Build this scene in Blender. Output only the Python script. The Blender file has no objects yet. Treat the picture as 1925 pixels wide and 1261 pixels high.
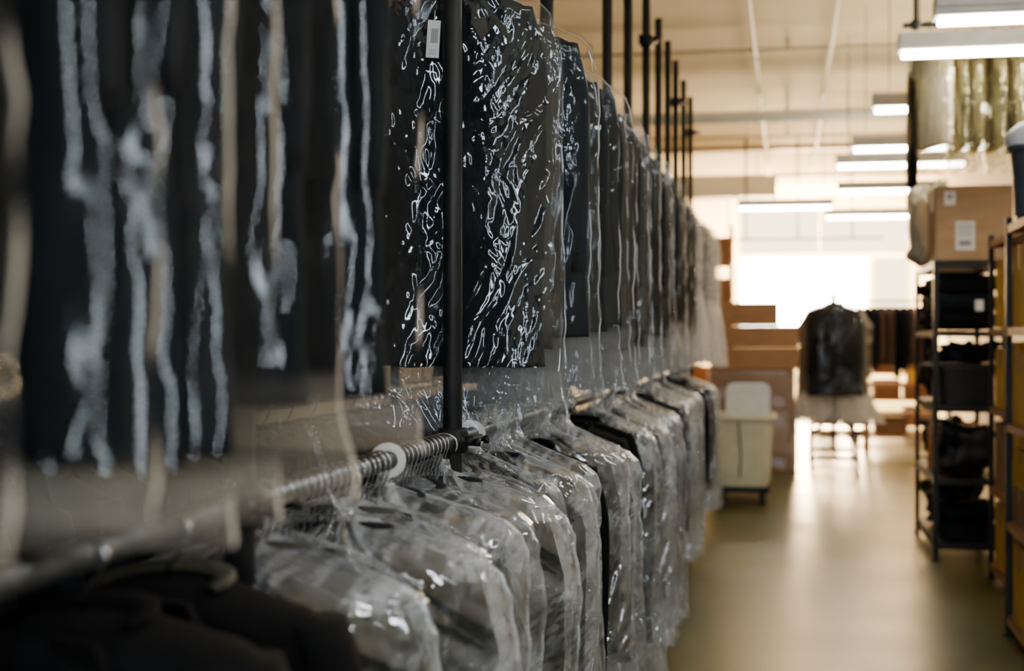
import bpy, math, random
import numpy as np
from mathutils import Vector, Matrix, noise
random.seed(7)
SC=bpy.context.scene
COL=SC.collection

# ------------------------------------------------------------------ materials
def new_mat(name):
    m=bpy.data.materials.new(name); m.use_nodes=True
    nt=m.node_tree; nt.nodes.clear()
    out=nt.nodes.new('ShaderNodeOutputMaterial')
    return m,nt,out
def N(nt,t,**kw):
    n=nt.nodes.new(t)
    for k,v in kw.items(): setattr(n,k,v)
    return n
def math_n(nt,op,a,b=None,clamp=False):
    n=nt.nodes.new('ShaderNodeMath'); n.operation=op; n.use_clamp=clamp
    for i,x in enumerate((a,b)):
        if x is None: continue
        if isinstance(x,(int,float)): n.inputs[i].default_value=x
        else: nt.links.new(x,n.inputs[i])
    return n.outputs[0]
def vmath(nt,op,a,b):
    n=nt.nodes.new('ShaderNodeVectorMath'); n.operation=op
    for i,x in enumerate((a,b)):
        if isinstance(x,tuple): n.inputs[i].default_value=x
        else: nt.links.new(x,n.inputs[i])
    return n.outputs['Value'] if op in('DOT_PRODUCT','LENGTH') else n.outputs[0]
def obj_coord(nt,scale=(1,1,1),rot=(0,0,0),rnd=True):
    tc=N(nt,'ShaderNodeTexCoord')
    mp=N(nt,'ShaderNodeMapping'); mp.inputs['Scale'].default_value=scale; mp.inputs['Rotation'].default_value=rot
    if rnd:
        oi=N(nt,'ShaderNodeObjectInfo')
        r=math_n(nt,'MULTIPLY',oi.outputs['Random'],40.0)
        cb=N(nt,'ShaderNodeCombineXYZ')
        nt.links.new(r,cb.inputs[0]); nt.links.new(r,cb.inputs[1]); nt.links.new(r,cb.inputs[2])
        ad=N(nt,'ShaderNodeVectorMath',operation='ADD')
        nt.links.new(tc.outputs['Object'],mp.inputs['Vector'])
        nt.links.new(mp.outputs[0],ad.inputs[0]); nt.links.new(cb.outputs[0],ad.inputs[1])
        return ad.outputs[0]
    nt.links.new(tc.outputs['Object'],mp.inputs['Vector'])
    return mp.outputs[0]
def pmat(name,col,col2=None,rough=.5,metal=0,nscale=8,bump=0,bscale=60,stretch=(1,1,1),spec=.5,trans=0,rnd=True,rough2=None):
    m,nt,out=new_mat(name)
    b=N(nt,'ShaderNodeBsdfPrincipled')
    nt.links.new(b.outputs[0],out.inputs[0])
    b.inputs['Roughness'].default_value=rough; b.inputs['Metallic'].default_value=metal
    b.inputs['Specular IOR Level'].default_value=spec
    co=obj_coord(nt,stretch,rnd=rnd)
    n=N(nt,'ShaderNodeTexNoise'); n.inputs['Scale'].default_value=nscale; n.inputs['Detail'].default_value=3
    nt.links.new(co,n.inputs['Vector'])
    if col2 is None: col2=tuple(c*.8 for c in col)
    r=N(nt,'ShaderNodeValToRGB')
    r.color_ramp.elements[0].position=.35; r.color_ramp.elements[1].position=.65
    r.color_ramp.elements[0].color=(*col2,1); r.color_ramp.elements[1].color=(*col,1)
    nt.links.new(n.outputs['Fac'],r.inputs[0]); nt.links.new(r.outputs[0],b.inputs['Base Color'])
    if rough2 is not None:
        mr=N(nt,'ShaderNodeMapRange'); mr.inputs['From Min'].default_value=.3; mr.inputs['From Max'].default_value=.7
        mr.inputs['To Min'].default_value=rough; mr.inputs['To Max'].default_value=rough2
        nt.links.new(n.outputs['Fac'],mr.inputs[0]); nt.links.new(mr.outputs[0],b.inputs['Roughness'])
    if bump:
        n2=N(nt,'ShaderNodeTexNoise'); n2.inputs['Scale'].default_value=bscale; n2.inputs['Detail'].default_value=1
        nt.links.new(co,n2.inputs['Vector'])
        bp=N(nt,'ShaderNodeBump'); bp.inputs['Strength'].default_value=bump; bp.inputs['Distance'].default_value=.01
        nt.links.new(n2.outputs['Fac'],bp.inputs['Height']); nt.links.new(bp.outputs[0],b.inputs['Normal'])
    return m
def emat(name,col,strength):
    m,nt,out=new_mat(name)
    e=N(nt,'ShaderNodeEmission'); e.inputs[0].default_value=(*col,1); e.inputs[1].default_value=strength
    nt.links.new(e.outputs[0],out.inputs[0]); return m
def film(name,tint=(.985,.99,.995),rough=.08,hcol=(.82,.86,.90),base=.03,grazing=.45,spow=5.0,hmul=1.0,gcol=(1,1,1)):
    """thin clear film; creases are modelled, cloudiness is read from the mesh"""
    m,nt,out=new_mat(name)
    ge=N(nt,'ShaderNodeNewGeometry')
    f=math_n(nt,'ABSOLUTE',vmath(nt,'DOT_PRODUCT',ge.outputs['Normal'],ge.outputs['Incoming']))
    f=math_n(nt,'POWER',math_n(nt,'SUBTRACT',1.0,f,True),spow)
    fac=math_n(nt,'ADD',math_n(nt,'MULTIPLY',f,grazing),base,True)
    tr=N(nt,'ShaderNodeBsdfTransparent'); tr.inputs[0].default_value=(*tint,1)
    gl=N(nt,'ShaderNodeBsdfGlossy'); gl.inputs['Roughness'].default_value=rough; gl.inputs[0].default_value=(*gcol,1)
    mx=N(nt,'ShaderNodeMixShader'); nt.links.new(fac,mx.inputs[0]); nt.links.new(tr.outputs[0],mx.inputs[1]); nt.links.new(gl.outputs[0],mx.inputs[2])
    df=N(nt,'ShaderNodeBsdfDiffuse'); df.inputs[0].default_value=(*hcol,1)
    tl=N(nt,'ShaderNodeBsdfTranslucent'); tl.inputs[0].default_value=(*hcol,1)
    md=N(nt,'ShaderNodeMixShader'); md.inputs[0].default_value=.4
    nt.links.new(df.outputs[0],md.inputs[1]); nt.links.new(tl.outputs[0],md.inputs[2])
    at=N(nt,'ShaderNodeAttribute'); at.attribute_name='cloud'
    hz=math_n(nt,'MULTIPLY',at.outputs['Fac'],hmul,True)
    m2=N(nt,'ShaderNodeMixShader'); nt.links.new(hz,m2.inputs[0]); nt.links.new(mx.outputs[0],m2.inputs[1]); nt.links.new(md.outputs[0],m2.inputs[2])
    nt.links.new(m2.outputs[0],out.inputs[0]); return m

M_wool=pmat('dark_wool',(.0065,.0095,.0125),(.0035,.005,.007),.85,nscale=3,spec=.12)
M_wool_navy=pmat('navy_wool',(.005,.009,.015),(.003,.0055,.009),.85,nscale=3,spec=.12)
M_wool_black=pmat('black_wool',(.004,.004,.0045),(.002,.002,.0025),.9,nscale=3,spec=.1)
M_brown_cloth=pmat('brown_cloth',(.06,.03,.018),(.03,.014,.01),.9)
M_cream_cloth=pmat('cream_cloth',(.62,.56,.42),(.5,.44,.32),.9,bump=.2)
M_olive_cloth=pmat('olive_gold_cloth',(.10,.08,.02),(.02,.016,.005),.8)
M_olive=pmat('olive_lining',(.035,.033,.018),(.02,.019,.01),.7)
M_film=film('clear_film',base=.028,grazing=.16,spow=5.5,rough=.07,gcol=(.84,.92,1))
M_film_focus=film('glossy_clear_film',base=.058,grazing=.25,spow=5.5,rough=.05,gcol=(.92,.96,1))
M_film_near=film('smooth_clear_film',base=.012,grazing=.25,spow=5.5,rough=.06,hcol=(.98,.86,.70))  # warm light on the cover edges is put into the haze colour
M_film_hazy=film('hazy_film',rough=.07,base=.15,grazing=.40,spow=4,hcol=(.88,.91,.95),gcol=(.96,.98,1))
M_film_warm=film('far_film',rough=.16,hcol=(.94,.88,.82),base=.02,grazing=.2,gcol=(.9,.95,1))  # warm backlight on far plastic is put into the haze colour
M_film_roll=film('bulky_clear_film',rough=.16,hcol=(.92,.88,.84),base=.03,grazing=.25)
M_film_gold=film('gold_light_tinted_film',rough=.14,hcol=(.92,.78,.36),base=.18,spow=2.5,grazing=.5,gcol=(1,.93,.68))  # gold light on this plastic is put into its haze and gloss colours
M_steel=pmat('chrome',(.45,.46,.48),(.3,.3,.32),.2,1)
M_pipe=pmat('black_pipe',(.018,.019,.021),(.010,.011,.012),.4,.3,rough2=.55,nscale=20)
M_rail=pmat('steel_rail',(.17,.175,.18),(.10,.103,.108),.3,.9,rough2=.42,nscale=14)
M_blackm=pmat('black_metal',(.010,.010,.010),None,.5,0,spec=.25)
M_white_pl=pmat('white_plastic',(.8,.8,.78),(.72,.72,.7),.35)
M_paper=pmat('paper',(.8,.79,.75),(.74,.73,.7),.7)
M_ink=pmat('ink',(.12,.12,.12),None,.7)
M_greyink=pmat('grey_ink',(.3,.3,.3),None,.7)
M_kraft=pmat('cardboard',(.33,.17,.07),(.27,.135,.055),.8,nscale=4,stretch=(1,1,4))
M_kraft_d=pmat('cardboard_dark',(.22,.10,.04),(.17,.075,.028),.8,nscale=4)
M_kraft_l=pmat('cardboard_light',(.40,.25,.13),(.33,.20,.10),.8,nscale=4,stretch=(1,1,4))
M_yellow=pmat('yellow_card',(.75,.44,.03),(.62,.34,.018),.7,nscale=4)
M_orange=pmat('orange_card',(.62,.22,.06),(.5,.17,.045),.7,nscale=4)
M_tape=pmat('tape',(.28,.16,.07),None,.4)
M_wood=pmat('orange_wood',(.42,.18,.06),(.31,.12,.04),.5,stretch=(1,8,8))
M_canvas=pmat('cream_canvas',(.72,.68,.47),(.66,.61,.42),.85,bump=.3,bscale=80)
M_rub=pmat('rubber',(.02,.02,.02),None,.7)
M_tub=pmat('grey_tub',(.045,.055,.065),(.035,.043,.052),.4)
M_blackpl=pmat('black_plastic',(.009,.009,.009),None,.5,spec=.3)
M_tube=emat('tube_glow',(1,.94,.80),60)
M_tubec=emat('tube_glow_cool',(.90,.95,1),74)
M_up=emat('ceiling_fill_glow',(1,.82,.54),58)
M_fillc=emat('ceiling_fill_glow_cool',(.95,.95,.95),30)
M_housing=pmat('lamp_housing',(.8,.79,.75),None,.5)
M_pale=pmat('pale_paint',(.74,.78,.76),(.69,.73,.71),.6)
M_conduit=pmat('conduit',(.42,.36,.25),(.37,.32,.22),.5)
M_ceil=pmat('ceiling_paint',(.70,.61,.42),(.65,.56,.38),.9,nscale=1.2,rnd=False)
M_wall=pmat('wall_paint',(.50,.42,.29),(.45,.38,.26),.85,nscale=1,rnd=False)
M_wallshade=pmat('wall_shade_tone',(.07,.07,.07),(.055,.055,.055),.85,nscale=1,rnd=False)  # shade put into the wall colour, dark to cut bounce light
M_wallfar=pmat('wall_far_glow_tone',(.90,.75,.50),(.86,.70,.45),.85,nscale=1,rnd=False)  # near-white: spreading window glare is put into the wall colour
M_day=emat('daylight_glass',(1,.90,.72),60)
M_glow=emat('window_glow_panel',(1,.76,.45),6)
M_slot_glow=emat('added_slot_glow',(.80,.90,1),60)

# floor
M_floor,nt,out=new_mat('polished_concrete')
b=N(nt,'ShaderNodeBsdfPrincipled'); nt.links.new(b.outputs[0],out.inputs[0])
b.inputs['Specular IOR Level'].default_value=.27
tc=N(nt,'ShaderNodeTexCoord')
n1=N(nt,'ShaderNodeTexNoise'); n1.inputs['Scale'].default_value=1.5; n1.inputs['Detail'].default_value=4; nt.links.new(tc.outputs['Object'],n1.inputs[0])
cr=N(nt,'ShaderNodeValToRGB'); cr.color_ramp.elements[0].position=.30; cr.color_ramp.elements[1].position=.70
cr.color_ramp.elements[0].color=(.052,.048,.012,1); cr.color_ramp.elements[1].color=(.100,.090,.026,1)
nt.links.new(n1.outputs['Fac'],cr.inputs[0]); nt.links.new(cr.outputs[0],b.inputs['Base Color'])
mr=N(nt,'ShaderNodeMapRange'); mr.inputs['From Min'].default_value=.2; mr.inputs['From Max'].default_value=.8; mr.inputs['To Min'].default_value=.26; mr.inputs['To Max'].default_value=.38
nt.links.new(n1.outputs['Fac'],mr.inputs[0]); nt.links.new(mr.outputs[0],b.inputs['Roughness'])

# ------------------------------------------------------------------ mesh builder
class MB:
    def __init__(s): s.v=[]; s.f=[]; s.m=[]
    def add(s,vs,fs,mi=0):
        o=len(s.v); s.v+= [tuple(v) for v in vs]; s.f+=[tuple(i+o for i in f) for f in fs]; s.m+=[mi]*len(fs)
    def box(s,c,d,mi=0,rz=0,taper=1):
        vs=[]
        for z in (-1,1):
            t=taper if z<0 else 1
            for x,y in ((-1,-1),(1,-1),(1,1),(-1,1)):
                px,py=x*d[0]/2*t,y*d[1]/2*t
                vs.append((c[0]+px*math.cos(rz)-py*math.sin(rz),c[1]+px*math.sin(rz)+py*math.cos(rz),c[2]+z*d[2]/2))
        s.add(vs,[(3,2,1,0),(4,5,6,7),(0,1,5,4),(1,2,6,5),(2,3,7,6),(3,0,4,7)],mi)
    def tube(s,path,r,seg=12,mi=0,caps=True,closed=False):
        P=[Vector(p) for p in path]; n=len(P); rings=[]
        up=None
        for i in range(n):
            a=P[(i-1)%n] if (i>0 or closed) else P[i]; c=P[(i+1)%n] if (i<n-1 or closed) else P[i]
            t=(c-a).normalized()
            if up is None:
                up=Vector((0,0,1)) if abs(t.z)<.9 else Vector((1,0,0))
            u=(up-t*up.dot(t)).normalized(); w=t.cross(u); up=u
            rr=r[i] if isinstance(r,(list,tuple)) else r
            rings.append([P[i]+(u*math.cos(2*math.pi*k/seg)+w*math.sin(2*math.pi*k/seg))*rr for k in range(seg)])
        s.rings(rings,mi,caps and not closed,caps and not closed,closed)
    def rings(s,rings,mi=0,c0=True,c1=True,closed=False):
        seg=len(rings[0]); vs=[p for r in rings for p in r]; fs=[]; n=len(rings)
        for i in range(n if closed else n-1):
            j=(i+1)%n
            for k in range(seg):
                l=(k+1)%seg; fs.append((i*seg+k,i*seg+l,j*seg+l,j*seg+k))
        if c0: fs.append(tuple(range(seg))[::-1])
        if c1: fs.append(tuple((n-1)*seg+k for k in range(seg)))
        s.add(vs,fs,mi)
    def lathe(s,c,prof,seg=24,mi=0,axis='z'):
        rings=[]
        for r,h in prof:
            ring=[]
            for k in range(seg):
                a=2*math.pi*k/seg; p=(r*math.cos(a),r*math.sin(a),h)
                if axis=='y': p=(p[0],p[2],p[1])
                if axis=='x': p=(p[2],p[0],p[1])
                ring.append((c[0]+p[0],c[1]+p[1],c[2]+p[2]))
            rings.append(ring)
        s.rings(rings,mi,False,False)
    def mesh(s,name,mats,smooth=True):
        me=bpy.data.meshes.new(name); me.from_pydata(s.v,[],s.f); me.update()
        for m in mats: me.materials.append(m)
        me.polygons.foreach_set('material_index',s.m)
        if smooth: me.polygons.foreach_set('use_smooth',[True]*len(s.f))
        me.validate(); return me
def link(name,data,parent=None,loc=(0,0,0),rot=(0,0,0)):
    o=bpy.data.objects.new(name,data); COL.objects.link(o); o.location=loc; o.rotation_euler=rot
    if parent: o.parent=parent
    return o
def mk(mb,name,mats,parent=None,loc=(0,0,0),rot=(0,0,0),smooth=True,bevel=0,label=None,auto=True):
    me=mb.mesh(name,mats,smooth); o=link(name,me,parent,loc,rot)
    if bevel:
        b=o.modifiers.new('bevel','BEVEL'); b.width=bevel; b.segments=2; b.limit_method='ANGLE'
    if smooth and auto:
        try:
            me.set_sharp_from_angle(angle=math.radians(40))
        except Exception: pass
    if label: o['label']=label
    return o
def top(o,label,cat,group=None):
    o['label']=label; o['category']=cat
    if group: o['group']=group
    return o
def empty(name,loc=(0,0,0),rot=(0,0,0)):
    return link(name,None,None,loc,rot)

# vectorised crumple helpers
def hsh(i,j,seed):
    v=np.sin(i*127.1+j*311.7+seed*74.7)*43758.5453
    return v-np.floor(v)
def vnoise(u,v,seed):
    i=np.floor(u); j=np.floor(v); a=u-i; b=v-j; a=a*a*(3-2*a); b=b*b*(3-2*b)
    return (hsh(i,j,seed)*(1-a)+hsh(i+1,j,seed)*a)*(1-b)+(hsh(i,j+1,seed)*(1-a)+hsh(i+1,j+1,seed)*a)*b
def facets(u,v,seed):
    """piecewise-flat crumple: random heights joined by flat triangles"""
    i=np.floor(u); j=np.floor(v); a=u-i; b=v-j
    h00=hsh(i,j,seed); h10=hsh(i+1,j,seed); h01=hsh(i,j+1,seed); h11=hsh(i+1,j+1,seed)
    lo=h00+(h10-h00)*a+(h11-h10)*b; hi=h00+(h01-h00)*b+(h11-h01)*a
    return np.where(a>b,lo,hi)-.5
def cellr(u,v,seed):
    i=np.floor(u); j=np.floor(v); return hsh(i+np.where(u-i>v-j,.37,0),j,seed)

# ------------------------------------------------------------------ room shell
def struct(name,c,d,mat,**k):
    mb=MB(); mb.box((0,0,0),d); o=mk(mb,name,[mat],loc=c,smooth=False,**k); o['kind']='structure'; return o
CZ=4.5; Y0=-4; Y1=32; XL=-3.2; XR=2.8
struct('floor',((XL+XR)/2,14,-.05),(XR-XL+.4,36.4,.1),M_floor)
struct('ceiling',((XL+XR)/2,14,CZ+.05),(XR-XL+.4,36.4,.1),M_ceil)
struct('wall_left',(XL-.05,14,CZ/2),(.1,36.2,CZ),M_wallshade)
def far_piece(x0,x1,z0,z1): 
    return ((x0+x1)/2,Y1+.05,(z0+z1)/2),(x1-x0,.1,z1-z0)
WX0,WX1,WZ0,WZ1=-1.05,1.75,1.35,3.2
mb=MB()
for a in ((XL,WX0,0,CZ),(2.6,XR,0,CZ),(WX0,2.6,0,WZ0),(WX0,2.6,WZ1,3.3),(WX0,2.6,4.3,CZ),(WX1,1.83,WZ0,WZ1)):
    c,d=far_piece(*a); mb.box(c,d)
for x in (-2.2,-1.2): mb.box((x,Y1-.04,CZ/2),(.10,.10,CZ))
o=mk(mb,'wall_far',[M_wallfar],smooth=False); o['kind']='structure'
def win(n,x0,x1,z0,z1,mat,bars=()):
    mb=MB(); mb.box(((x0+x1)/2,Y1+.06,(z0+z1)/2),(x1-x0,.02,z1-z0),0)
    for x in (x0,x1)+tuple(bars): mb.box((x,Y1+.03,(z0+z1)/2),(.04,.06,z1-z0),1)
    o=mk(mb,'window_or_glow_panel_%d'%n,[mat,M_wallfar],smooth=False); o['kind']='structure'
win(1,WX0,WX1,WZ0,WZ1,M_day)
win(2,WX0,2.6,3.3,4.3,M_glow,(.7,))  # this and the next: glowing panels added in place of window bloom
win(3,1.83,2.6,WZ0,WZ1,M_glow)
glow_slots=((-1.70,-1.54),(-.50,-.34),(.70,.86),(1.90,2.06)); WB0,WB1=.8,3.6  # glowing slots added behind the camera to put glints on the film
mb=MB(); xs=[XL]+[a for w in glow_slots for a in w]+[XR]
for i in range(0,len(xs),2): mb.box(((xs[i]+xs[i+1])/2,Y0-.05,(WB0+WB1)/2),(xs[i+1]-xs[i],.1,WB1-WB0))
mb.box(((XL+XR)/2,Y0-.05,WB0/2),(XR-XL,.1,WB0)); mb.box(((XL+XR)/2,Y0-.05,(WB1+CZ)/2),(XR-XL,.1,CZ-WB1))
o=mk(mb,'wall_back',[M_wallshade],smooth=False); o['kind']='structure'
wn=4
for i,(x0,x1) in enumerate(glow_slots):
    mb=MB(); mb.box(((x0+x1)/2,Y0-.06,(WB0+WB1)/2),(x1-x0,.02,WB1-WB0),0)
    mb.box(((x0+x1)/2,Y0-.03,(WB0+WB1)/2),(x1-x0,.05,.05),1)
    o=mk(mb,'window_or_glow_panel_%d'%wn,[M_slot_glow,M_pale],smooth=False); o['kind']='structure'; wn+=1
mb=MB(); mb.box((XR+.05,14,CZ/2),(.1,36.2,CZ)); 
o=mk(mb,'wall_right',[M_wall],smooth=False); o['kind']='structure'
for i,(y,h,w,m) in enumerate(((23,.06,.10,M_conduit),(27,.06,.10,M_conduit))):
    o=struct('trim_%d'%(i+1),((XL+XR)/2,y,CZ-h/2),(XR-XL,w,h),m)

mb=MB(); mb.tube([(0,2,0),(0,26,0)],.018,10)
for y in range(3,26,3): mb.box((0,y,.05),(.05,.03,.16))
mb.lathe((0,10.5,-.04),[(.001,-.05),(.05,-.05),(.05,-.04),(.015,-.03),(.015,.03)],16)
c1=top(mk(mb,'ceiling_pipe',[M_pale],loc=(-.32,0,CZ-.13)),'thin pale sprinkler pipe clipped under the ceiling','pipe','ceiling pipes')
c2=c1.copy(); c2.location.x=.43; COL.objects.link(c2)
mb=MB(); mb.tube([(XL+.02,0,0),(XR-.02,0,0)],.075,18)
for x in (-2,0,2): mb.box((x,0,.17),(.05,.03,.26))
top(mk(mb,'cross_pipe',[M_pale],loc=(0,17.8,CZ-.30)),'thick pale pipe crossing below the ceiling','pipe')
mb=MB(); mb.tube([(XL+.02,0,0),(XR-.02,0,0)],.018,10)
for x in (-2,0,2): mb.box((x,0,.06),(.04,.03,.10))
cp=top(mk(mb,'cross_pipe',[M_conduit],loc=(0,12.0,CZ-.11)),'thin beige conduit crossing below the ceiling','pipe','cross conduits')
for yy in (9.2,14.6,21.0): c=cp.copy(); c.location.y=yy; COL.objects.link(c)
mb=MB(); mb.box((0,0,0),(2.6,.5,.34)); 
for x in (-1.3,-.65,0,.65,1.3): mb.box((x,0,0),(.05,.54,.38))
for x in (-1.0,1.0): mb.tube([(x,0,.17),(x,0,.52)],.012,8)
top(mk(mb,'air_duct',[M_pale],loc=(-1.5,24.2,3.98),smooth=False),'pale rectangular metal air duct hung below the ceiling','duct')

# ------------------------------------------------------------------ fluorescent lamps
def lamp_meshes():
    h=MB(); h.box((0,0,.03),(1.25,.16,.05))
    for s in (-1,1): h.box((0,s*.076,.075),(1.25,.008,.06)); h.box((s*.621,0,.075),(.008,.16,.06))  # raised lips added to hide the fill strip
    t=MB(); t.tube([(-.6,0,-.012),(.6,0,-.012)],.016,10)
    u=MB(); u.box((0,0,.062),(1.15,.10,.006))  # glowing strip added on top to brighten the ceiling
    w=MB(); w.tube([(0,0,.06),(0,0,1.3)],.004,6)
    return h.mesh('lamp_housing',[M_housing],False),t.mesh('fluorescent_tube',[M_tube]),w.mesh('suspension_wire',[M_pipe]),u.mesh('added_fill_strip',[M_up],False),t.mesh('fluorescent_tube',[M_tubec]),u.mesh('added_fill_strip',[M_fillc],False)
LM=lamp_meshes()
def lamp(x,y,z=3.2,rz=0):
    e=empty('fluorescent_lamp',(x,y,z),(0,0,rz)); top(e,'hanging white twin-tube fluorescent lamp, switched on, over the aisle','lamp','fluorescent lamps over the aisle')
    link('lamp_housing',LM[0],e); link('added_fill_strip',LM[5] if y<6 else LM[3],e)
    for s in (-.045,.045): link('fluorescent_tube',LM[4] if y<6 else LM[1],e,(0,s,0))
    for s in (-.5,.5): link('suspension_wire',LM[2],e,(s,0,0))
for x,y in ((1.40,7.95),(1.28,8.85),(1.25,11.0),(1.2,13.3),(1.1,14.6),(-.03,19.2),(1.15,20.9),(1.2,17.2),
            (1.3,5.4),(1.2,2.6),(1.2,.3),(1.0,-2.0)):
    lamp(x,y)

# ------------------------------------------------------------------ garments
def sgp(v,p): return math.copysign(abs(v)**p,v)
def jacket_mesh(seed,L,mat,lining=None):
    rnd=random.Random(seed); off=Vector((seed*3.1,seed*1.7,seed*5.3))
    zs=[-.082,-.095,-.11,-.13,-.15,-.175,-.22,-.35,-.5,-.7,-L]
    ws=[.045,.07,.105,.155,.185,.198,.200,.196,.197,.210,.228]
    ds=[.028,.034,.036,.036,.034,.034,.036,.038,.037,.036,.030]
    if L<=.72: zs[-2]=-.62
    mb=MB(); seg=56; rows=70; rings=[]
    for i in range(rows):
        u=i/(rows-1); z=-.082-(L-.082)*(u**1.25)
        w=np.interp(-z,[-a for a in zs],ws); d=np.interp(-z,[-a for a in zs],ds)
        ring=[]
        for k in range(seg):
            a=2*math.pi*k/seg; x=w*sgp(math.cos(a),.9); y=d*sgp(math.sin(a),.95)
            q=Vector((x*7,y*7,z*2.2))+off
            dn=.007*noise.noise(q)+.003*noise.noise(q*3)
            x+=dn*math.cos(a)*1.2; y+=dn*math.sin(a)*1.2
            zz=z+ (.010*noise.noise(Vector((x*9,y*9,seed))) if u>.8 else 0)*(u-.8)*5
            ring.append((x,y,zz))
        rings.append(ring)
    last=rings[-1]; rings.append([(p[0]*.97,p[1]*.8,p[2]+.012) for p in last])
    mb.rings(rings,0,True,False)
    mb.rings([[(p[0]*.96,p[1]*.78,p[2]+.01) for p in last],[(p[0]*.9,p[1]*.5,p[2]+.12) for p in last]],1,False,True)
    for sx in (-1,1):
        Ls=min(L-.12,.62+rnd.uniform(-.02,.03)); path=[]
        for i in range(22):
            u=i/21
            x=.172+.028*min(1,u*4)+.004*math.sin(u*3.1); z=-.145-(Ls-.02)*u
            y=-.004*u-.003*math.sin(u*2.5)
            rx=.026+.006*math.sin(min(1,u*3)*math.pi/2)-.008*u; ry=.022+.003*math.sin(min(1,u*3)*math.pi/2)-.006*u
            ring=[]
            for k in range(20):
                a=2*math.pi*k/20; q=Vector((math.cos(a)*.5,math.sin(a)*.5,z*5+seed))
                e=.003*noise.noise(q*2)+.002*noise.noise(Vector((k*.2,z*14,seed+9*sx)))
                ring.append((sx*(x+(rx+e)*math.cos(a)),y+(ry+e)*math.sin(a),z))
            path.append(ring)
        mb.rings(path,0,True,True)
        for j in range(3): mb.lathe((sx*.20,-.026,-.145-(Ls-.02)+.03+j*.018),[(.0001,-.003),(.006,-.002),(.006,.002)],8,1,'y')
    def slab(pts,y,t=.004):
        n=len(pts); vs=[(p[0],y-t,p[1]) for p in pts]+[(p[0],y+t,p[1]) for p in pts]
        fs=[tuple(range(n)),tuple(range(2*n-1,n-1,-1))]+[(i,(i+1)%n,(i+1)%n+n,i+n) for i in range(n)]
        mb.add(vs,fs,0)
    for sx in (-1,1):
        slab([(sx*.03,-.10),(sx*.07,-.115),(sx*.10,-.24),(sx*.08,-.26),(sx*.012,-.47),(sx*.004,-.47)],-.038)
        slab([(sx*.02,-.085),(sx*.065,-.095),(sx*.085,-.17),(sx*.04,-.16)],-.040)
        slab([(sx*.07,-L+.27),(sx*.15,-L+.28),(sx*.15,-L+.23),(sx*.07,-L+.22)],-.034,.003)
    for z in (-.50,-.60): mb.lathe((.008,-.038,z),[(.0001,-.005),(.010,-.004),(.010,.003)],12,1,'y')
    mb.tube([(.068*math.cos(a),.028*math.sin(a)-.006,-.085+.012*math.sin(a)) for a in np.linspace(-.3,math.pi+.3,14)],.010,8,1 if lining else 0)
    return mb.mesh('suit_jacket',[mat,lining or M_wool_black])
def grid_mesh(name,X,Y,Z,cloud,mat):
    rows,seg=X.shape
    me=bpy.data.meshes.new(name)
    co=np.stack([X,Y,Z],-1).reshape(-1,3).astype(np.float32)
    i=np.arange(rows-1)[:,None]; k=np.arange(seg)[None,:]; l=(k+1)%seg
    f=np.stack([i*seg+k,i*seg+l,(i+1)*seg+l,(i+1)*seg+k],-1).reshape(-1,4).astype(np.int32)
    me.vertices.add(len(co)); me.vertices.foreach_set('co',co.ravel())
    me.loops.add(f.size); me.loops.foreach_set('vertex_index',f.ravel())
    me.polygons.add(len(f)); me.polygons.foreach_set('loop_start',np.arange(0,f.size,4,dtype=np.int32))
    me.polygons.foreach_set('use_smooth',np.ones(len(f),dtype=bool))
    me.update(calc_edges=True)
    a=me.attributes.new('cloud','FLOAT','POINT'); a.data.foreach_set('value',cloud.reshape(-1).astype(np.float32))
    me.materials.append(mat); me.validate(); return me
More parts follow.
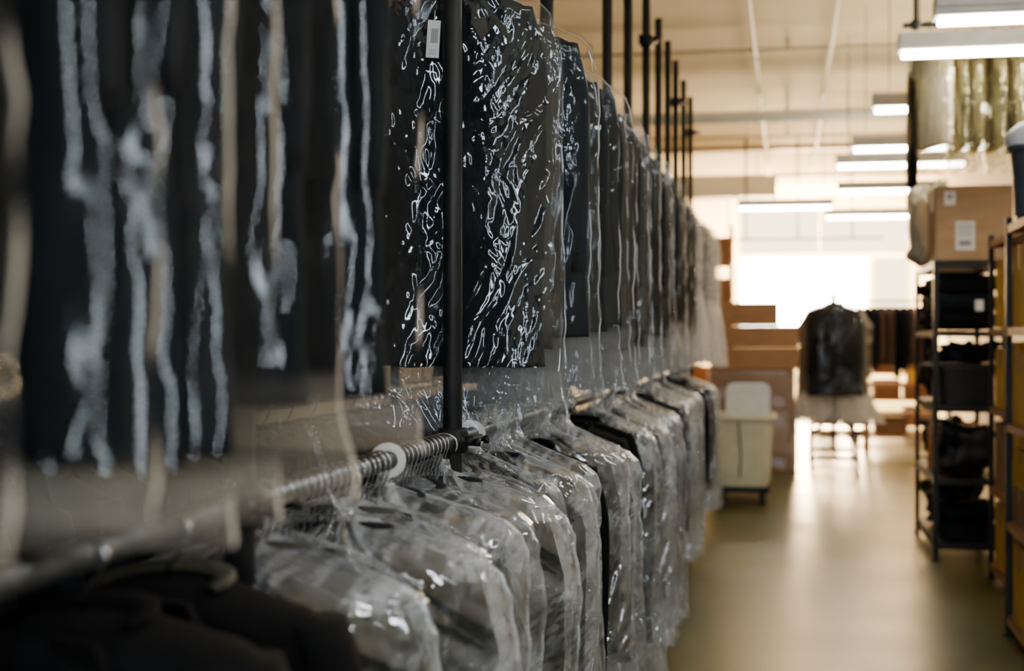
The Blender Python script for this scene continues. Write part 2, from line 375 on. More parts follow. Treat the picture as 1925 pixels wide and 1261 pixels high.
def bag_mesh(seed,L,JL,mat,w0=.258,crush=1.0,flare=.016,fold=1.0,ruffle=False,haze=.001,hc=.012,skirt=.05,res=1.0,slant=.45,fine=1.0,dmul=1.0,vs=1.0,floor_=.1,seam_glint=.2,hem=.05,coarse=1.0,finw=.006,tophaze=0.0):
    seg=int(320*res)//2*2; rows=int(320*res)
    zk=[.03,.055,.075,.10,.13,.16,.20,.30,JL,JL+.06,L]
    wk=[.010,.014,.060,.14,.210,.238,.250,w0-.002,w0+.006,w0+.008,w0+flare]
    dk=[.010,.014,.045,.060,.066,.068,.068,.068,.066,.050,.038]
    z0=.03
    if ruffle:
        zk=[-.045,-.02,.0]+zk; wk=[.05,.042,.030]+wk; dk=[.028,.024,.022]+dk; z0=-.045
        wk[3]=.028; wk[4]=.045; wk[5]=.085; dk[3]=.022; dk[4]=.03
    t=np.linspace(0,1,rows)[:,None]; z=z0+(L-z0)*t
    a=(2*np.pi*np.arange(seg)/seg)[None,:]
    w=np.interp(z,zk,wk); d=np.interp(z,zk,dk)*dmul
    ca,sa=np.cos(a),np.sin(a)
    X=w*np.sign(ca)*np.abs(ca)**.85; Y=d*np.sign(sa)*np.abs(sa)**1.1; Z=np.broadcast_to(-z,X.shape).copy()
    side=np.where(sa<0,0.,50.)
    u=X; v=np.broadcast_to(z,X.shape)
    wu=.05*(vnoise(u*7+side,v*4/vs,seed)-.5)+.020*(vnoise(u*22+side,v*14/vs,seed+3)-.5)
    wv=.10*(vnoise(u*6+side,v*4,seed+5)-.5)+.03*(vnoise(u*18+side,v*16,seed+6)-.5)
    uu=u+wu+slant*(v*.5)*np.where(side>0,-1,1); vv=(v+wv)/vs
    mask=np.clip((vnoise(u*6+side,v*3.2,seed+9)-.40)*3.4,0,1)
    mask2=np.clip((vnoise(u*9+side,v*6,seed+19)-.50)*4,0,1)
    h =.010*coarse*facets(uu/.11+side,vv/.42,seed+11)
    h+=.0075*facets(uu/.036+side,vv/.17,seed+13)*(.4+.6*mask)*fold
    h+=.0046*facets((uu+.30*vv)/.017+side,vv/.07,seed+17)*(floor_+(1-floor_)*mask)*fine*fold
    h+=.0025*facets((uu-.35*vv)/.0095+side,(vv+uu)/.030,seed+23)*(floor_*.5+(1-floor_*.5)*mask2)*fine*fold
    sk=np.clip((v-JL)/max(.01,L-JL),0,1)
    h+=sk*.012*(vnoise(u*16+side,v*3,seed+31)-.5)
    top_=np.clip((.40-v)/.33,0,1)
    th=np.arctan2(v-.04,u)
    h+=crush*top_*(.009*facets(th*5+side,v*9,seed+41)+.0045*facets(th*15+side,v*18+u*9,seed+43))
    edge=np.clip(np.abs(sa)*3.0,0,1)**.7
    s=np.clip((v-.03)/.07,0.05,1) if not ruffle else np.clip(.45+np.abs(v)/.1,0,1)
    h=h*edge*s
    if ruffle: h=h+np.where(v<.04,.016*(vnoise(a*2.2+0*v,v*25,seed+51)-.5),0)
    fin=np.clip(1-np.abs(sa)/.05,0,1)
    X=X+h*ca*.5+ (.014*(vnoise(v*6,0*u+seed,seed+61)-.5)+.006*(vnoise(v*30,0*u,seed+62)-.5))*np.sign(ca)*(np.abs(ca)**6)*s+fin*finw*np.sign(ca)*s
    Y=Y+h*np.where(sa<0,-1,1)+fin*.004*(vnoise(v*22,0*u,seed+63)-.5)
    hemw=np.clip((t-.85)/.15,0,1)
    Z=Z+hem*(vnoise(X*7+side,0*u,seed+71)-.5)*hemw
    if ruffle: Z=Z+.03*(vnoise(a*1.6+0*v,0*v,seed+73)-.5)*np.clip(1-t*25,0,1)
    sharp=np.abs(facets((uu-.35*vv)/.0095+side,(vv+uu)/.030,seed+23))*2
    # haze pattern also paints pale crinkle highlights into folds and creases
    rad=th*7+side
    p1=.7*vnoise(rad+wu*30,v*5+wv*8,seed+83)+.3*vnoise(rad*3.1+wu*30,v*9,seed+84)
    p1=np.clip((p1-.36)*2.6,0,1)
    p2=cellr(uu/.036+side,vv/.17,seed+13)*.45+cellr((uu+.30*vv)/.017+side,vv/.07,seed+17)*.35+cellr((uu-.35*vv)/.0095+side,(vv+uu)/.03,seed+23)*.2
    p2=np.clip((p2-.40)*3.2,0,1)**1.3
    pat=.30*p1+.70*p2*(.35+.65*p1)
    cloud=haze+hc*(.30*mask+.70*mask2)*np.clip(sharp*1.8-.3,0,1)+skirt*np.clip((v-JL)/.02,0,1)*(.5+vnoise(u*10+side,v*6,seed+81))
    cloud=cloud+tophaze*(.2+.8*np.clip((.75-v)/.5,0,1))*pat
    cloud=cloud+seam_glint*np.clip(fin*1.6,0,1)*np.clip(vnoise(v*14,0*u+3,seed+91)*3-1.1,0,1)  # pale line along the seam paints the bright edge glints
    return grid_mesh('plastic_cover',X,Y,Z,np.clip(cloud,0,.9),mat)
def hanger_mesh():
    mb=MB()
    path=[(.026*math.cos(a),0,.026*math.sin(a)) for a in np.linspace(-.35,math.pi*1.18,20)]
    last=path[0]
    stem=[(0,0,-.10),(0,0,-.06),(.012,0,-.042)]
    mb.tube(stem+[(last[0],0,last[1]+last[2])]+path[1:],.0022,8,0)
    rings=[]
    for u in np.linspace(-1,1,21):
        x=.18*u; z=-.110-.055*abs(u)**1.3; r=.009+.006*abs(u)
        rings.append([(x,r*1.2*math.cos(t),z+r*math.sin(t)) for t in np.linspace(0,2*math.pi,10,endpoint=False)])
    mb.rings(rings,1)
    return mb.mesh('hanger',[M_steel,M_blackpl])
HG=hanger_mesh()
JU=[jacket_mesh(1,1.03,M_wool),jacket_mesh(2,.95,M_wool_navy),jacket_mesh(3,.92,M_wool),jacket_mesh(4,.97,M_wool_black),jacket_mesh(5,.99,M_wool)]
BU=[bag_mesh(1,1.09,1.03,M_film,floor_=.3),bag_mesh(2,1.12,.95,M_film,floor_=.5,skirt=.05,seam_glint=.4),bag_mesh(3,1.09,.92,M_film,floor_=.5,skirt=.05,seam_glint=.4),bag_mesh(4,1.14,.97,M_film,floor_=.5,skirt=.05,seam_glint=.4),bag_mesh(5,1.14,.99,M_film_focus,floor_=.5,skirt=.04,seam_glint=.4)]
JN=[jacket_mesh(6,1.055,M_wool),jacket_mesh(7,1.07,M_wool_navy)]
near=dict(slant=.26,vs=1.7,fine=1.1,fold=.28,floor_=.05,crush=.12,seam_glint=.7,hem=.02,coarse=.35,finw=.004)
BU_n=[bag_mesh(6,1.11,1.05,M_film_near,skirt=.07,**near),bag_mesh(7,1.13,1.07,M_film_near,skirt=.08,**near),bag_mesh(8,1.13,.99,M_film_near,skirt=.08,**near),bag_mesh(10,1.10,1.03,M_film_near,skirt=.10,**near)]
BU_long=bag_mesh(9,1.19,1.03,M_film_focus,res=1.6,slant=.6,skirt=.06,floor_=.8,fine=1.15,hc=.03)
BU_far=[bag_mesh(31,1.13,.97,M_film_warm,flare=.03,haze=.002,hc=.05,skirt=.10,res=.6,seam_glint=.5),bag_mesh(32,1.16,.97,M_film_warm,flare=.02,haze=.002,hc=.05,skirt=.10,res=.6,seam_glint=.5)]
BU_end=bag_mesh(34,1.14,.7,M_film_warm,w0=.27,flare=.05,haze=.20,hc=.25,skirt=.22,res=.6,seam_glint=.4,fold=1.6,dmul=1.3)
BU_roll=bag_mesh(33,1.22,.95,M_film_roll,w0=.295,flare=.12,haze=.001,hc=.10,skirt=.30,res=.6,fold=2.8,dmul=1.9,seam_glint=.6,coarse=2)
JL_=[jacket_mesh(11,.88,M_wool),jacket_mesh(12,.93,M_wool_navy),jacket_mesh(13,.80,M_wool_black,M_olive)]
JBk=jacket_mesh(14,.80,M_wool_black)
lowk=dict(crush=2.2,haze=.015,hc=.22,skirt=.08,fine=1.15,floor_=.55,coarse=1.8)
BL=[bag_mesh(11+q,1.05,.88,M_film_hazy,ruffle=True,fold=1.1+.3*q,tophaze=.58,**lowk) for q in range(3)]
BL0=[bag_mesh(51+q,1.05,.88,M_film_hazy,ruffle=False,fold=1.2+.3*q,tophaze=.70,res=1.3,**lowk) for q in range(2)]
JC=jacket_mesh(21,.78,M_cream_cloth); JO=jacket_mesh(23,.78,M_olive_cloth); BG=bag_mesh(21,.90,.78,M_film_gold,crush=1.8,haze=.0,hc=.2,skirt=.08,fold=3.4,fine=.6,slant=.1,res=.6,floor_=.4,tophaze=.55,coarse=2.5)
JB=jacket_mesh(22,.80,M_brown_cloth)
def garment(loc,j,b,rz,label,group,name='bagged_jacket',cat='jacket',sc=1,hang=True):
    e=empty(name,loc,(0,0,rz)); e.scale=(sc,sc,sc); top(e,label,cat,group)
    if j: link('suit_jacket',j,e)
    if b: link('plastic_cover',b,e)
    if hang: link('hanger',HG,e)
    return e
RX=-.8; ZU=2.475; ZL=1.245
LU='dark suit jacket in clear crinkled plastic cover on upper rail'
for i,(y,j,b) in enumerate(((.86,JN[0],BU_n[0]),(1.08,JN[0],BU_n[0]),(1.21,JN[1],BU_n[1]),(1.34,JN[1],BU_n[1]),(1.56,JU[0],BU_n[2]),(1.82,JU[0],BU_n[3]))):
    g=garment((RX+(.02 if i<5 else .04),y,ZU),j,b,random.uniform(-.04,.04)+(math.pi if i in (1,3) else 0),LU,'bagged jackets on the upper rail')
    g.scale=(1.06,1.1,1.023)
y=3.52; i=0
while y<11.5:
    v=0 if i==0 else (4 if i==1 else random.choice((1,2,3,4)))
    far=y>7.2
    end=y>9.6 and random.random()<.75
    pale=y>9 and random.random()<.2
    g=garment((RX+random.uniform(-.04,.03)-(random.uniform(0,.05) if far else 0),y,ZU),JC if pale else JU[v],BU_long if i==0 else (BU_end if end else (random.choice(BU_far) if far else BU[v])),0.04 if i==0 else random.uniform(-.16,.16)+(math.pi if random.random()<.5 and i>1 else 0),
            'long charcoal suit jacket in glossy clear plastic with paper tag' if i==0 else ('jacket in loose pale hazy plastic cover on upper rail' if (pale or end) else LU),'bagged jackets on the upper rail')
    if i==0: g.scale=(1.05,1,1.023)
    elif far: g.scale=(1,1.15,random.uniform(.90,1.09))
    else: g.scale=(random.uniform(.96,1.06),1.25,random.uniform(1.0,1.05))
    y+=random.uniform(.19,.25) if y<8 else random.uniform(.17,.22); i+=1
LLb='dark suit jacket in hazy crumpled plastic cover on lower rail'
y=2.14;i=0
while y<11.5:
    v=random.randrange(3)
    if abs(y-3.37)<.06: y+=.09
    bare = (5.5<y<5.72) or (7.6<y<7.95) or (y>3.7 and random.random()<.3)
    garment((RX+random.uniform(-.04,.04),y,ZL),(JBk if random.random()<.5 else JL_[1]) if bare else JL_[v],None if bare else (BL[v] if y>3.6 else BL0[v%2]),random.uniform(-.2,.2)+(math.pi if random.random()<.5 else 0),
            'dark suit jacket without cover on the lower rail' if bare else LLb,'jackets on the lower rail',
            name='suit_jacket_on_hanger' if bare else 'bagged_jacket').scale=((1.18 if y<3.6 else 1.1)+random.uniform(-.05,.05),2.2 if y<3.6 else 1.5,random.uniform(.92,1.07))
    y+=random.uniform(.16,.24) if y>3.6 else random.uniform(.19,.26); i+=1
for y,r,j in ((1.75,.03,JL_[2]),(1.52,.0,JBk)):
    garment((RX,y,ZL),j,None,r,'black suit jacket, uncovered, with wide draped shoulders','jackets on the lower rail',name='suit_jacket_on_hanger').scale=(1.2,2.9,.78)
for zz,g in ((ZU,'jackets on the upper rail of the rear rack'),(ZL,'jackets on the lower rail of the rear rack')):
    y=1.2
    while y<11:
        garment((-1.85,y,zz),JU[random.choice((0,1,3,4))],None,random.uniform(-.1,.1),'uncovered dark suit jacket added as backdrop on the rear rack',g,name='suit_jacket_on_hanger').scale=(1.1,2.2,1.06)  # rear row added as a dark backdrop behind the gaps
        y+=random.uniform(.24,.28)
mb=MB()
path=[(.0245*math.cos(a),0,.0245*math.sin(a)) for a in np.linspace(-.5,math.pi*1.15,20)]
mb.tube([(0,0,-.09),(.008,0,-.05)]+path,.0019,8)
mb.tube([(0,0,-.085),(.2,0,-.17),(.2,0,-.18),(-.2,0,-.18),(-.2,0,-.17),(0,0,-.085)],.002,6)
WH=mb.mesh('wire_hanger',[M_steel])
for k in range(34):
    yy=2.06+k*.0355
    if abs(yy-2.80)<.03: continue
    o=link('wire_hanger',WH,None,(RX,yy,ZL),(0,0,random.uniform(-.15,.15))); top(o,'empty chrome wire hanger hooked on the lower rail','hanger','empty hangers on the lower rail')
mb=MB(); mb.lathe((0,0,0),[(.020,-.0012),(.036,-.0012),(.037,0),(.036,.0012),(.020,.0012),(.020,-.0012)],40,0,'y')
RG=mb.mesh('size_ring',[M_white_pl])
for yy,zz in ((2.80,ZL),(3.58,ZL)):
    o=link('size_divider_ring',RG,None,(RX,yy,zz),(.12,0,.25)); top(o,'white plastic size divider ring on the rail','ring','size divider rings')

e=empty('hang_tag',(-.862,3.425,2.235),(0,.06,.25)); top(e,'white paper tag with barcode clipped on a jacket cover','tag')
mb=MB(); mb.box((0,0,0),(.032,.0015,.093)); mk(mb,'tag_card',[M_paper],e,smooth=False)
mb=MB(); x=-.009
for k in range(12):
    w=random.choice((.0006,.0011)); mb.box((x,-.0012,0),(w,.0006,.036)); x+=w+.0008
mk(mb,'barcode',[M_ink],e,loc=(.003,0,.008),smooth=False)
mb=MB()
for k in range(3): mb.box((0,-.0012,-.028-.005*k),(.02,.0006,.0012))
mk(mb,'printed_lines',[M_greyink],e,smooth=False)
mb=MB(); mb.tube([(0,0,.045),(0,.01,.06),(0,.02,.075)],.001,6); mk(mb,'tag_string',[M_paper],e)

# ------------------------------------------------------------------ pipe rack
rack=empty('pipe_rack',(RX,0,0)); top(rack,'tall two-tier black steel pipe clothes rack along the aisle','clothes rack')
posts=(.6,2.0,3.37,4.75,6.4,7.25,8.2,9.0,9.7,10.4,11.2,12.0)
PH=3.5
mb=MB(); mb.tube([(0,0,.01),(0,0,PH)],.0235,20); mb.lathe((0,0,0),[(.0001,0),(.06,0),(.06,.008),(.028,.012),(.028,.05),(.0235,.05)],20); PM=mb.mesh('post',[M_pipe])
mb=MB()
mb.lathe((0,0,0),[(.0235,-.03),(.036,-.03),(.038,-.02),(.038,.02),(.036,.03),(.0235,.03)],20)
mb.lathe((.0,0,-.0),[(.019,-.05),(.032,-.05),(.032,.05),(.019,.05)],18,0,'y')
mb.box((.0,-.045,.0),(.075,.03,.022)); mb.box((.045,0,0),(.03,.05,.022))
for yy in (-.05,.05):
    mb.lathe((.048,yy,0),[(.0001,-.03),(.011,-.03),(.011,-.018),(.006,-.018),(.006,.02),(.011,.02),(.011,.032),(.0001,.032)],6,0,'x')
    mb.lathe((-.03,yy,.0),[(.0001,-.026),(.009,-.026),(.009,.026),(.0001,.026)],6,0,'z')
mb.tube([(.055,-.07,.004),(.055,.07,.004)],.008,8)
CM=mb.mesh('clamp',[M_blackm],True)
for yv in posts:
    link('post',PM,rack,(0.0,yv,0))
    link('clamp',CM,rack,(0,yv,ZL)); 
    link('clamp',CM,rack,(0,yv,ZU))
    if yv in (8.2,10.4,12.0): link('clamp',CM,rack,(0,yv,3.2))
mb=MB(); mb.tube([(0,.4,0),(0,12.2,0)],.0185,18); RM=mb.mesh('rail',[M_rail])
link('rail',RM,rack,(0,0,ZL)); link('rail',RM,rack,(0,0,ZU))
rack2=empty('pipe_rack',(-1.85,0,0)); top(rack2,'second two-tier black steel pipe clothes rack added as dark backdrop behind the first','clothes rack')
for yv in (.9,2.8,4.7,6.6,8.7,11.2): link('post',PM,rack2,(0,yv,0))
mb=MB(); mb.tube([(0,.9,0),(0,11.2,0)],.0185,14); RM2=mb.mesh('rail',[M_pipe])
link('rail',RM2,rack2,(0,0,ZL)); link('rail',RM2,rack2,(0,0,ZU))

# ------------------------------------------------------------------ boxes
def carton(x0,x1,y0,y1,z0,z1,mat,label,group=None,stick=False,rz=0):
    w,d,h=x1-x0,y1-y0,z1-z0
    e=empty('cardboard_box',((x0+x1)/2,(y0+y1)/2,z0),(0,0,rz)); top(e,label,'box',group)
    mb=MB(); mb.box((0,0,h/2),(w,d,h)); 
    mb.box((0,-d/4-.001,h+.002),(w-.004,d/2-.004,.004)); mb.box((0,d/4+.001,h+.002),(w-.004,d/2-.004,.004))
    mk(mb,'box_body',[mat],e,smooth=False,bevel=.004)
    mb=MB(); mb.box((0,0,h+.005),(w*.98,.05,.001)); mb.box((-w/2-.001,0,h*.85+.003),(.002,.05,h*.3+.006))
    mk(mb,'tape_strip',[M_tape],e,smooth=False)
    if stick:
        mb=MB(); mb.box((-w*.12,-d/2-.002,h*.33),(.12,.002,.19))
        for k in range(5): mb.box((-w*.12,-d/2-.0035,h*.33+.07-.018*k),(.09,.001,.006),1)
        mb.box((-w*.12,-d/2-.0035,h*.33-.05),(.08,.001,.04),1)
        mk(mb,'shipping_label',[M_paper,M_greyink],e,smooth=False)
        mb=MB(); mb.box((-w*.32,-d/2-.002,h*.84),(.07,.002,.09)); mb.lathe((-w*.32,-d/2-.004,h*.86),[(.0001,0),(.02,0),(.02,.002)],16,1,'y')
        mk(mb,'white_sticker',[M_paper,M_greyink],e,smooth=False)
    return e
G='stacked cardboard boxes by the canvas cart'
carton(-.85,.10,15.9,16.7,0,.55,M_kraft_d,'large brown cardboard box at the bottom of a stack',G)
carton(-.84,.08,15.9,16.7,.56,1.12,M_kraft_d,'large brown cardboard box wrapped in film in a stack',G)
carton(-.84,.12,15.9,16.6,1.13,1.36,M_kraft,'flat brown cardboard box on a stack',G)
carton(-.84,.12,15.92,16.6,1.37,1.60,M_kraft,'flat brown cardboard box on a stack',G)
carton(-.76,-.10,15.92,16.5,1.61,1.86,M_kraft,'brown cardboard box on top of a stack',G)
zz=np.linspace(.02,1.11,50)[:,None]; aa=(2*np.pi*np.arange(160)/160)[None,:]
sp=lambda v,p: np.sign(v)*np.abs(v)**p
X=-.375+.505*sp(np.cos(aa),.18)+0*zz; Yy=16.3+.43*sp(np.sin(aa),.18)+0*zz; Zz=zz+0*aa
nn=.02*facets(aa*6+0*zz,zz*9+aa*2,5)
me=grid_mesh('stretch_wrap',X+nn*np.cos(aa),Yy+nn*np.sin(aa),Zz,.06+.32*vnoise(aa*5+0*zz,zz*8,7),M_film_warm)
top(link('stretch_wrap',me),'clear stretch wrap around the two lowest cardboard boxes','plastic wrap')

# ------------------------------------------------------------------ shelving
def shelf_unit(x0,x1,y0,y1,H,levels,pm,bm,label):
    e=empty('shelving_unit',((x0+x1)/2,(y0+y1)/2,0)); top(e,label,'shelf')
    w,d=x1-x0,y1-y0
    for sx in(-1,1):
        for sy in (-1,1):
            mb=MB(); mb.box((0,0,H/2),(.004,.035,H)); mb.box((-sx*.0155,sy*.0175,H/2),(.035,.004,H)); mb.box((-sx*.01,0,.004),(.05,.05,.008))
            mk(mb,'upright',[pm],e,loc=(sx*(w/2-.003),sy*(d/2-.02),0),smooth=False)
    for z in levels:
        mb=MB(); mb.box((0,0,z-.008),(w-.012,d-.01,.016)); mb.box((-w/2+.01,0,z-.02),(.012,d-.04,.04)); mb.box((w/2-.01,0,z-.02),(.012,d-.04,.04))
        mb.box((0,-d/2+.008,z-.02),(w-.03,.012,.04)); mb.box((0,d/2-.008,z-.02),(w-.03,.012,.04))
        mk(mb,'shelf_board',[bm],e,smooth=False)
    return e
shelf_unit(.95,1.42,9.80,11.2,2.0,(.12,.55,1.03,1.53,1.99),M_blackm,M_blackm,'black metal shelving unit with dark goods on its shelves')
shelf_unit(1.07,1.52,5.7,7.47,2.09,(.10,.57,1.06,1.54,2.05),M_blackm,M_wood,'dark steel shelving unit packed with yellow and brown boxes')
shelf_unit(1.22,1.68,7.65,9.2,2.12,(.10,.57,1.06,1.54,2.08),M_blackm,M_wood,'dark shelving unit with wooden boards packed with yellow boxes')
GB='boxes on the steel shelving'
for (xa,ya,yb,n) in ((1.10,5.74,7.42,4),(1.25,7.70,9.14,3)):
    for li,(z,zt) in enumerate(((.105,.50),(.575,.99),(1.065,1.47),(1.545,1.98))):
        st=(yb-ya)/n
        for k in range(n):
            h=(zt-z)*random.uniform(.85,.98)
            if random.random()<.4:
                carton(xa,xa+.38,ya+k*st+.01,ya+(k+1)*st-.01,z,z+h*.48,random.choice((M_yellow,M_kraft)),'flat box on a packed shelf',GB)
                carton(xa+.005,xa+.38,ya+k*st+.012,ya+(k+1)*st-.012,z+h*.49+.004,z+h,M_yellow,'flat box on a packed shelf',GB)
            else:
                carton(xa,xa+.38,ya+k*st+.01,ya+(k+1)*st-.01,z,z+h,random.choice((M_yellow,M_yellow,M_kraft)),'box on a packed shelf',GB)
carton(.97,1.46,9.82,10.35,2.0,2.49,M_kraft_l,'big kraft cardboard box with shipping label on a shelf','boxes on top of shelves',True)
carton(1.5,2.0,9.9,10.4,0,.6,M_kraft,'kraft cardboard box on the floor beside the shelving')

def pillow(name,c,d,mat,label,cat,group=None,seed=0,amp=.012,pw=.35,rz=0):
    mb=MB(); rings=[]; R=16; S=32
    for i in range(R+1):
        t=-math.pi/2+math.pi*i/R; cz=sgp(math.sin(t),pw); cr=max(.001,math.cos(t))**pw
        ring=[]
        for k in range(S):
            a=2*math.pi*k/S; x=cr*sgp(math.cos(a),pw); y=cr*sgp(math.sin(a),pw)
            n=1+amp/ max(d)*12*noise.noise(Vector((x*2,y*2,cz*2+seed*3)))
            ring.append((x*d[0]/2*n,y*d[1]/2*n,(cz*(1+(n-1)*(cz>0))+1)*d[2]/2))
        rings.append(ring)
    mb.rings(rings); o=mk(mb,name,[mat],loc=c,rot=(0,0,rz),auto=False); top(o,label,cat,group); return o
FG='folded garments on the black shelving'
for r,(yy,n) in enumerate(((10.05,3),(10.5,3),(10.95,3))):
    for k in range(n):
        pillow('folded_garment',(1.18,yy,1.535+k*.125),(.40,.36,.12),M_wool if k%2 else M_wool_black,'dark folded garment stacked on a black shelf','clothes',FG,seed=r*5+k)
mb=MB(); mb.box((0,0,0),(.05,.001,.07)); top(mk(mb,'paper_tag',[M_paper],loc=(1.25,9.85,1.70),smooth=False),'small white tag on a folded dark garment','tag')
def tote(c,d,mat,label,name='storage_tote'):
    e=empty(name,c); top(e,label,'box')
    mb=MB(); w,dd,h=d
    def rr(s,z): 
        return [(s*w/2*sgp(math.cos(a),.3),s*dd/2*sgp(math.sin(a),.3),z) for a in np.linspace(0,2*math.pi,40,endpoint=False)]
    mb.rings([rr(.85,0),rr(.93,h*.7),rr(.95,h*.9)],0,True,False); mk(mb,'tote_body',[mat],e)
    mb=MB(); mb.rings([rr(.96,h*.88),rr(1,h*.88),rr(1,h),rr(.95,h*1.02),rr(.5,h*1.02)],0,False,True); mk(mb,'tote_lid',[mat],e)
    return e
tote((1.18,10.1,1.035),(.40,.42,.27),M_blackpl,'black lidded storage tote on the black shelving')
carton(1.02,1.20,10.42,10.60,1.035,1.17,M_paper,'small white box on the black shelving')
pillow('folded_garment',(1.2,10.1,1.315),(.34,.36,.13),M_wool,'dark folded garment lying on a tote lid','clothes',FG,seed=41,rz=.2,amp=.03,pw=.5)
GBB='black bags on the black shelving'
pillow('black_bag',(1.18,10.9,1.035),(.34,.36,.34),M_blackpl,'lumpy black plastic bag on the black shelving','bag',GBB,seed=24,amp=.03,pw=.6)
pillow('black_bag',(1.18,10.05,.56),(.32,.36,.32),M_blackpl,'lumpy black plastic bag on a low shelf','bag',GBB,seed=4,amp=.025,pw=.6)
carton(1.0,1.36,10.42,10.75,.555,.86,M_orange,'orange cardboard box on a low shelf')
pillow('black_bag',(1.18,10.98,.56),(.32,.34,.30),M_blackpl,'lumpy black plastic bag on a low shelf','bag',GBB,seed=14,amp=.025,pw=.6)
pillow('black_bag',(1.18,10.85,.125),(.34,.46,.30),M_blackpl,'lumpy black plastic bag on the bottom shelf','bag',GBB,seed=34,amp=.025,pw=.6)
for k in range(2): pillow('folded_garment',(1.2,10.15,.125+.125*k),(.38,.44,.12),M_wool,'dark folded garment on the bottom shelf','clothes',FG,seed=31+k)
pillow('cloth_laundry_bag',(1.02,10.88,2.0),(.26,.5,.56),M_cream_cloth,'stuffed cream cloth laundry bag on top of shelving','bag',seed=8,amp=.03,pw=.5)
e=empty('plastic_tub',(1.24,7.2,2.055)); top(e,'grey plastic tub with a white lid on the shelf top','tub')
mb=MB(); mb.lathe((0,0,0),[(.0001,0),(.15,0),(.155,.01),(.185,.33),(.20,.33),(.20,.36),(.18,.36),(.165,.02)],40); mk(mb,'tub_body',[M_tub],e)
mb=MB(); mb.lathe((0,0,0),[(.205,.35),(.21,.37),(.20,.42),(.14,.47),(.0001,.48)],40)
for v in range(len(mb.v)):
    p=Vector(mb.v[v]); n=.018*noise.noise(p*14); mb.v[v]=tuple(p*(1+n))
mk(mb,'white_lid',[pmat('pale_lid',(.6,.62,.62),None,.4)],e)

# ------------------------------------------------------------------ overhead garments above the shelving
e=empty('overhead_rail',(0,9.35,3.47)); top(e,'black overhead pipe rail hung from the ceiling above shelving','clothes rail')
mb=MB(); mb.tube([(.72,0,0),(2.6,0,0)],.0185,14); mk(mb,'rail',[M_pipe],e)
for x in (.80,1.6,2.4):
    mb=MB(); mb.tube([(x,0,0),(x,0,CZ-3.47)],.016,12); mb.lathe((x,0,0),[(.02,-.03),(.032,-.03),(.032,.03),(.02,.03)],14); mk(mb,'hanging_post',[M_pipe],e)
x=1.05;k=0
while x<2.3:
    garment((x,9.35,3.47),JO,BG,math.pi/2+random.uniform(-.12,.12)+(math.pi if k%2 else 0),'olive garment in crinkled plastic tinted like gold light on overhead rail','garments on the overhead rail').scale=(1,.75,1.03)
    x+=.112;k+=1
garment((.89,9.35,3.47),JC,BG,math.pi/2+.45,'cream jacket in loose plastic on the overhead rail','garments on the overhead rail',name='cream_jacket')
garment((.80,9.62,3.40-.12),JBk,None,math.pi/2,'black jacket on the overhead rail','garments on the overhead rail',name='suit_jacket_on_hanger').scale=(.9,.9,1)

# ------------------------------------------------------------------ canvas laundry cart
e=empty('laundry_cart',(-.40,13.05,0)); top(e,'cream canvas laundry cart on black castors beside garment rack','cart'); e.scale=(1.06,1.06,1.03)
def rring(w,d,z,p=.3,n=40): return [(w/2*sgp(math.cos(a),p),d/2*sgp(math.sin(a),p),z) for a in np.linspace(0,2*math.pi,n,endpoint=False)]
mb=MB(); mb.rings([rring(.44,.64,.16),rring(.47,.67,.2),rring(.49,.70,.45),rring(.52,.74,.74),rring(.49,.71,.74),rring(.45,.65,.25),rring(.42,.62,.2)],0,True,True); mk(mb,'canvas_body',[M_canvas],e)
mb=MB(); mb.tube([p for p in rring(.54,.76,.75)],.018,8,closed=True); mk(mb,'rim',[M_canvas],e)
mb=MB(); mb.box((0,0,.135),(.46,.66,.05)); mk(mb,'base_board',[M_blackm],e,bevel=.004,smooth=False)
for sx in (-1,1):
    for sy in (-1,1):
        mb=MB(); mb.lathe((0,0,.055),[(.0001,-.02),(.052,-.02),(.055,-.01),(.055,.01),(.052,.02),(.0001,.02)],18,0,'x')
        mb.box((0,0,.11),(.06,.06,.03),1); mb.box((-.026,0,.075),(.004,.03,.07),1); mb.box((.026,0,.075),(.004,.03,.07),1)
        mk(mb,'castor',[M_rub,M_blackm],e,loc=(sx*.17,sy*.25,0))
mb=MB(); mb.tube([(-.02,-.385,.72),(-.01,-.378,.60),(.0,-.366,.45),(-.01,-.355,.25)],.006,6)
mk(mb,'cord',[M_rub],e)
mb=MB(); pr=[(.19,.55)]+[(.19-.07+.07*math.cos(a),.96+.07*math.sin(a)) for a in np.linspace(0,math.pi/2,7)]
pr=pr+[(-x,z) for x,z in pr[::-1]]
mb.rings([[(x+.04,.27,z) for x,z in pr],[(x+.04,.31,z+.0) for x,z in pr]],0,True,True)
mb.tube([(-.03,.262,.97),(-.03,.25,.97),(.11,.25,.97),(.11,.262,.97)],.007,8)
mk(mb,'back_panel',[M_white_pl],e,label='white plastic upright back panel')

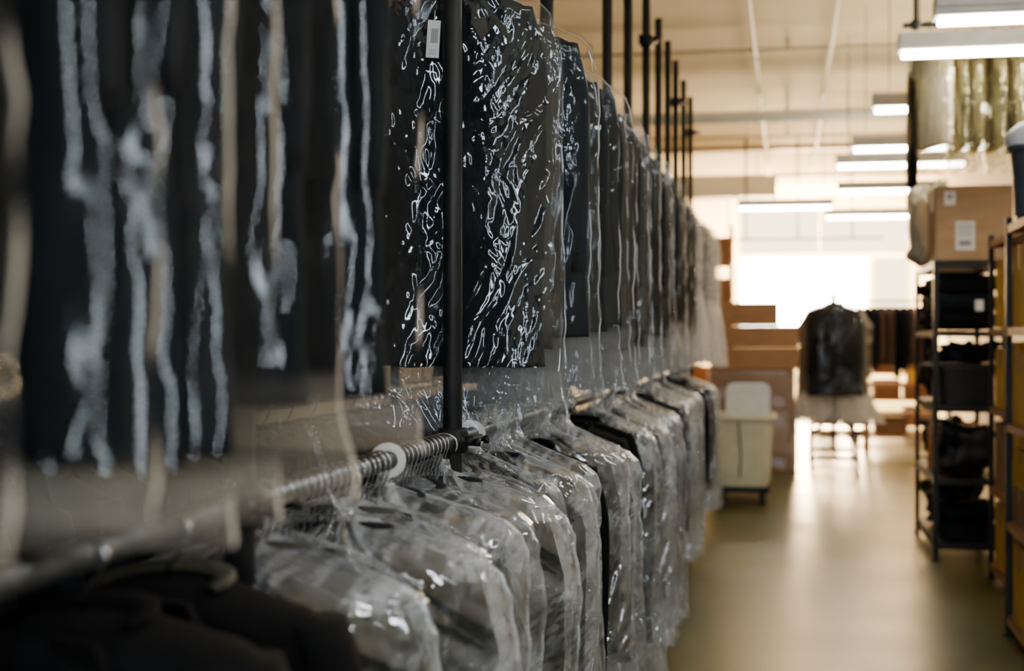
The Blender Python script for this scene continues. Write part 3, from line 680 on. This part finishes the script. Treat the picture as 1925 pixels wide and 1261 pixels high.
# ------------------------------------------------------------------ rolling racks
def rolling_rack(c,L,H,rz,label):
    e=empty('rolling_rack',c,(0,0,rz)); top(e,label,'clothes rack')
    mb=MB()
    for sx in(-.25,.25): mb.tube([(sx,-L/2,.13),(sx,L/2,.13)],.024,10)
    for sy in (-L/2,L/2): mb.tube([(-.25,sy,.13),(.25,sy,.13)],.024,10)
    mb.tube([(-.25,-L/2,.40),(.25,-L/2,.40)],.018,10); mk(mb,'base_frame',[M_blackm],e)
    for sy in (-L/2,L/2):
        mb=MB(); mb.tube([(0,sy,.13),(0,sy,H)],.016,12); 
        for sx in (-.25,.25): mb.tube([(sx,sy,.13),(sx,sy,.40),(0,sy,.62)],.02,8)
        mk(mb,'upright',[M_blackm],e)
    mb=MB(); mb.tube([(0,-L/2,H),(0,L/2,H)],.016,12); mk(mb,'rail',[M_blackm],e)
    for sx in(-.25,.25):
        for sy in(-L/2,L/2):
            mb=MB(); mb.lathe((0,0,.045),[(.0001,-.018),(.045,-.018),(.045,.018),(.0001,.018)],16,0,'x'); mb.box((0,0,.1),(.05,.05,.04),1)
            mk(mb,'castor',[M_rub,M_blackm],e,loc=(sx,sy,0))
    return e
rolling_rack((.52,16.9,0),1.2,1.95,0,'black rolling clothes rack with castors')
for k in range(5):
    garment((.52,16.22+k*.25,1.95),JU[3 if k==0 else k%3],BU_roll,0,'black suit in hazy plastic cover on a rolling rack','bagged jackets on the rolling rack').scale=(1.34,1.2,1.16)
rolling_rack((1.55,20.5,0),1.3,1.98,math.pi/2,'black rolling clothes rack with castors')
for k in range(11):
    garment((1.0+k*.10,20.5,1.98),(JB,JU[3],JL_[0],JB)[k%4],None,math.pi/2+random.uniform(-.1,.1),'uncovered dark jacket hanging on a rolling rack','jackets on the far rolling rack',name='suit_jacket_on_hanger').scale=(1,1.5,1.1)
e=empty('wooden_table',(1.42,18.9,0)); top(e,'orange wooden work table with a lower shelf','table')
mb=MB(); mb.box((0,0,.87),(.95,.6,.05)); mk(mb,'table_top',[M_wood],e,bevel=.006,smooth=False)
for zz in (.5,.22):
    mb=MB(); mb.box((0,0,zz),(.85,.5,.04)); mk(mb,'lower_shelf',[M_wood],e,bevel=.004,smooth=False)
for sx in (-1,1):
    for sy in(-1,1):
        mb=MB(); mb.box((0,0,.42),(.06,.06,.84)); mk(mb,'leg',[M_wood],e,loc=(sx*.42,sy*.25,0),bevel=.004,smooth=False)
carton(1.5,1.75,18.8,19.05,.9,1.05,M_yellow,'small yellow box on a wooden table')
carton(1.1,1.5,18.7,19.1,.245,.45,M_kraft_d,'brown box on the lower table shelf')
shelf_unit(-1.75,-.70,18.6,19.2,2.95,(.1,.7,1.3,1.9,2.45),M_wood,M_wood,'tall orange wooden shelving unit with boxes')
for z,h in ((.1,.5),(.7,.5),(1.3,.5),(1.9,.42),(2.45,.40)):
    for k in range(2):
        carton(-1.72+k*.51,-1.23+k*.51,18.65,19.15,z+.005,z+h*random.uniform(.75,1),random.choice((M_orange,M_kraft)),'orange cardboard box on tall wooden shelving','boxes on the wooden shelving')
shelf_unit(.35,2.3,23.2,23.8,1.35,(.1,.5,.92,1.33),M_wood,M_wood,'long low orange wooden shelving with brown boxes')
for z in (.1,.5,.92,1.33):
    for k in range(4):
        if random.random()<.9: carton(.40+k*.47,.82+k*.47,23.25,23.7,z+.005,z+random.uniform(.2,.34),random.choice((M_kraft_d,M_kraft,M_kraft_d)),'brown box on long low wooden shelving','boxes on the low wooden shelving')
e=empty('ceiling_rail',(0,21.8,0)); top(e,'dark pipe rail hung from the ceiling on rods','clothes rail')
mb=MB(); mb.tube([(-1.2,0,2.95),(1.4,0,2.95)],.016,10); mk(mb,'rail',[M_pipe],e)
for x in (-.62,.15,.95):
    mb=MB(); mb.tube([(x,0,2.95),(x,0,CZ)],.013,8); mk(mb,'hanging_rod',[M_pipe],e)

# ------------------------------------------------------------------ lights
def area(name,loc,rot,sx,sy,power,col):
    l=bpy.data.lights.new(name,'AREA'); l.shape='RECTANGLE'; l.size=sx; l.size_y=sy; l.energy=power; l.color=col
    o=bpy.data.objects.new(name,l); COL.objects.link(o); o.location=loc; o.rotation_euler=rot; return o
area('daylight_far',((WX0+WX1)/2,31.9,2.3),(math.radians(-100),0,0),2.7,1.8,5400,(1,.64,.30))
area('added_wall_fill',(.4,29.0,4.4),(math.radians(35),0,0),3.5,1.0,5200,(1,.78,.46))  # added warm fill that brightens the far wall, not a roof opening
w=bpy.data.worlds.new('world'); SC.world=w; w.use_nodes=True
w.node_tree.nodes['Background'].inputs[0].default_value=(.5,.55,.6,1); w.node_tree.nodes['Background'].inputs[1].default_value=.3

# ------------------------------------------------------------------ camera
cd=bpy.data.cameras.new('camera'); cd.lens=50; cd.sensor_width=36; cd.clip_start=.05; cd.clip_end=100
cd.dof.use_dof=True; cd.dof.focus_distance=3.65; cd.dof.aperture_fstop=2.3; cd.dof.aperture_blades=0
co=bpy.data.objects.new('camera',cd); COL.objects.link(co); co.location=(0,0,1.5); co.rotation_euler=(math.radians(90),0,math.radians(10.96))
SC.camera=co
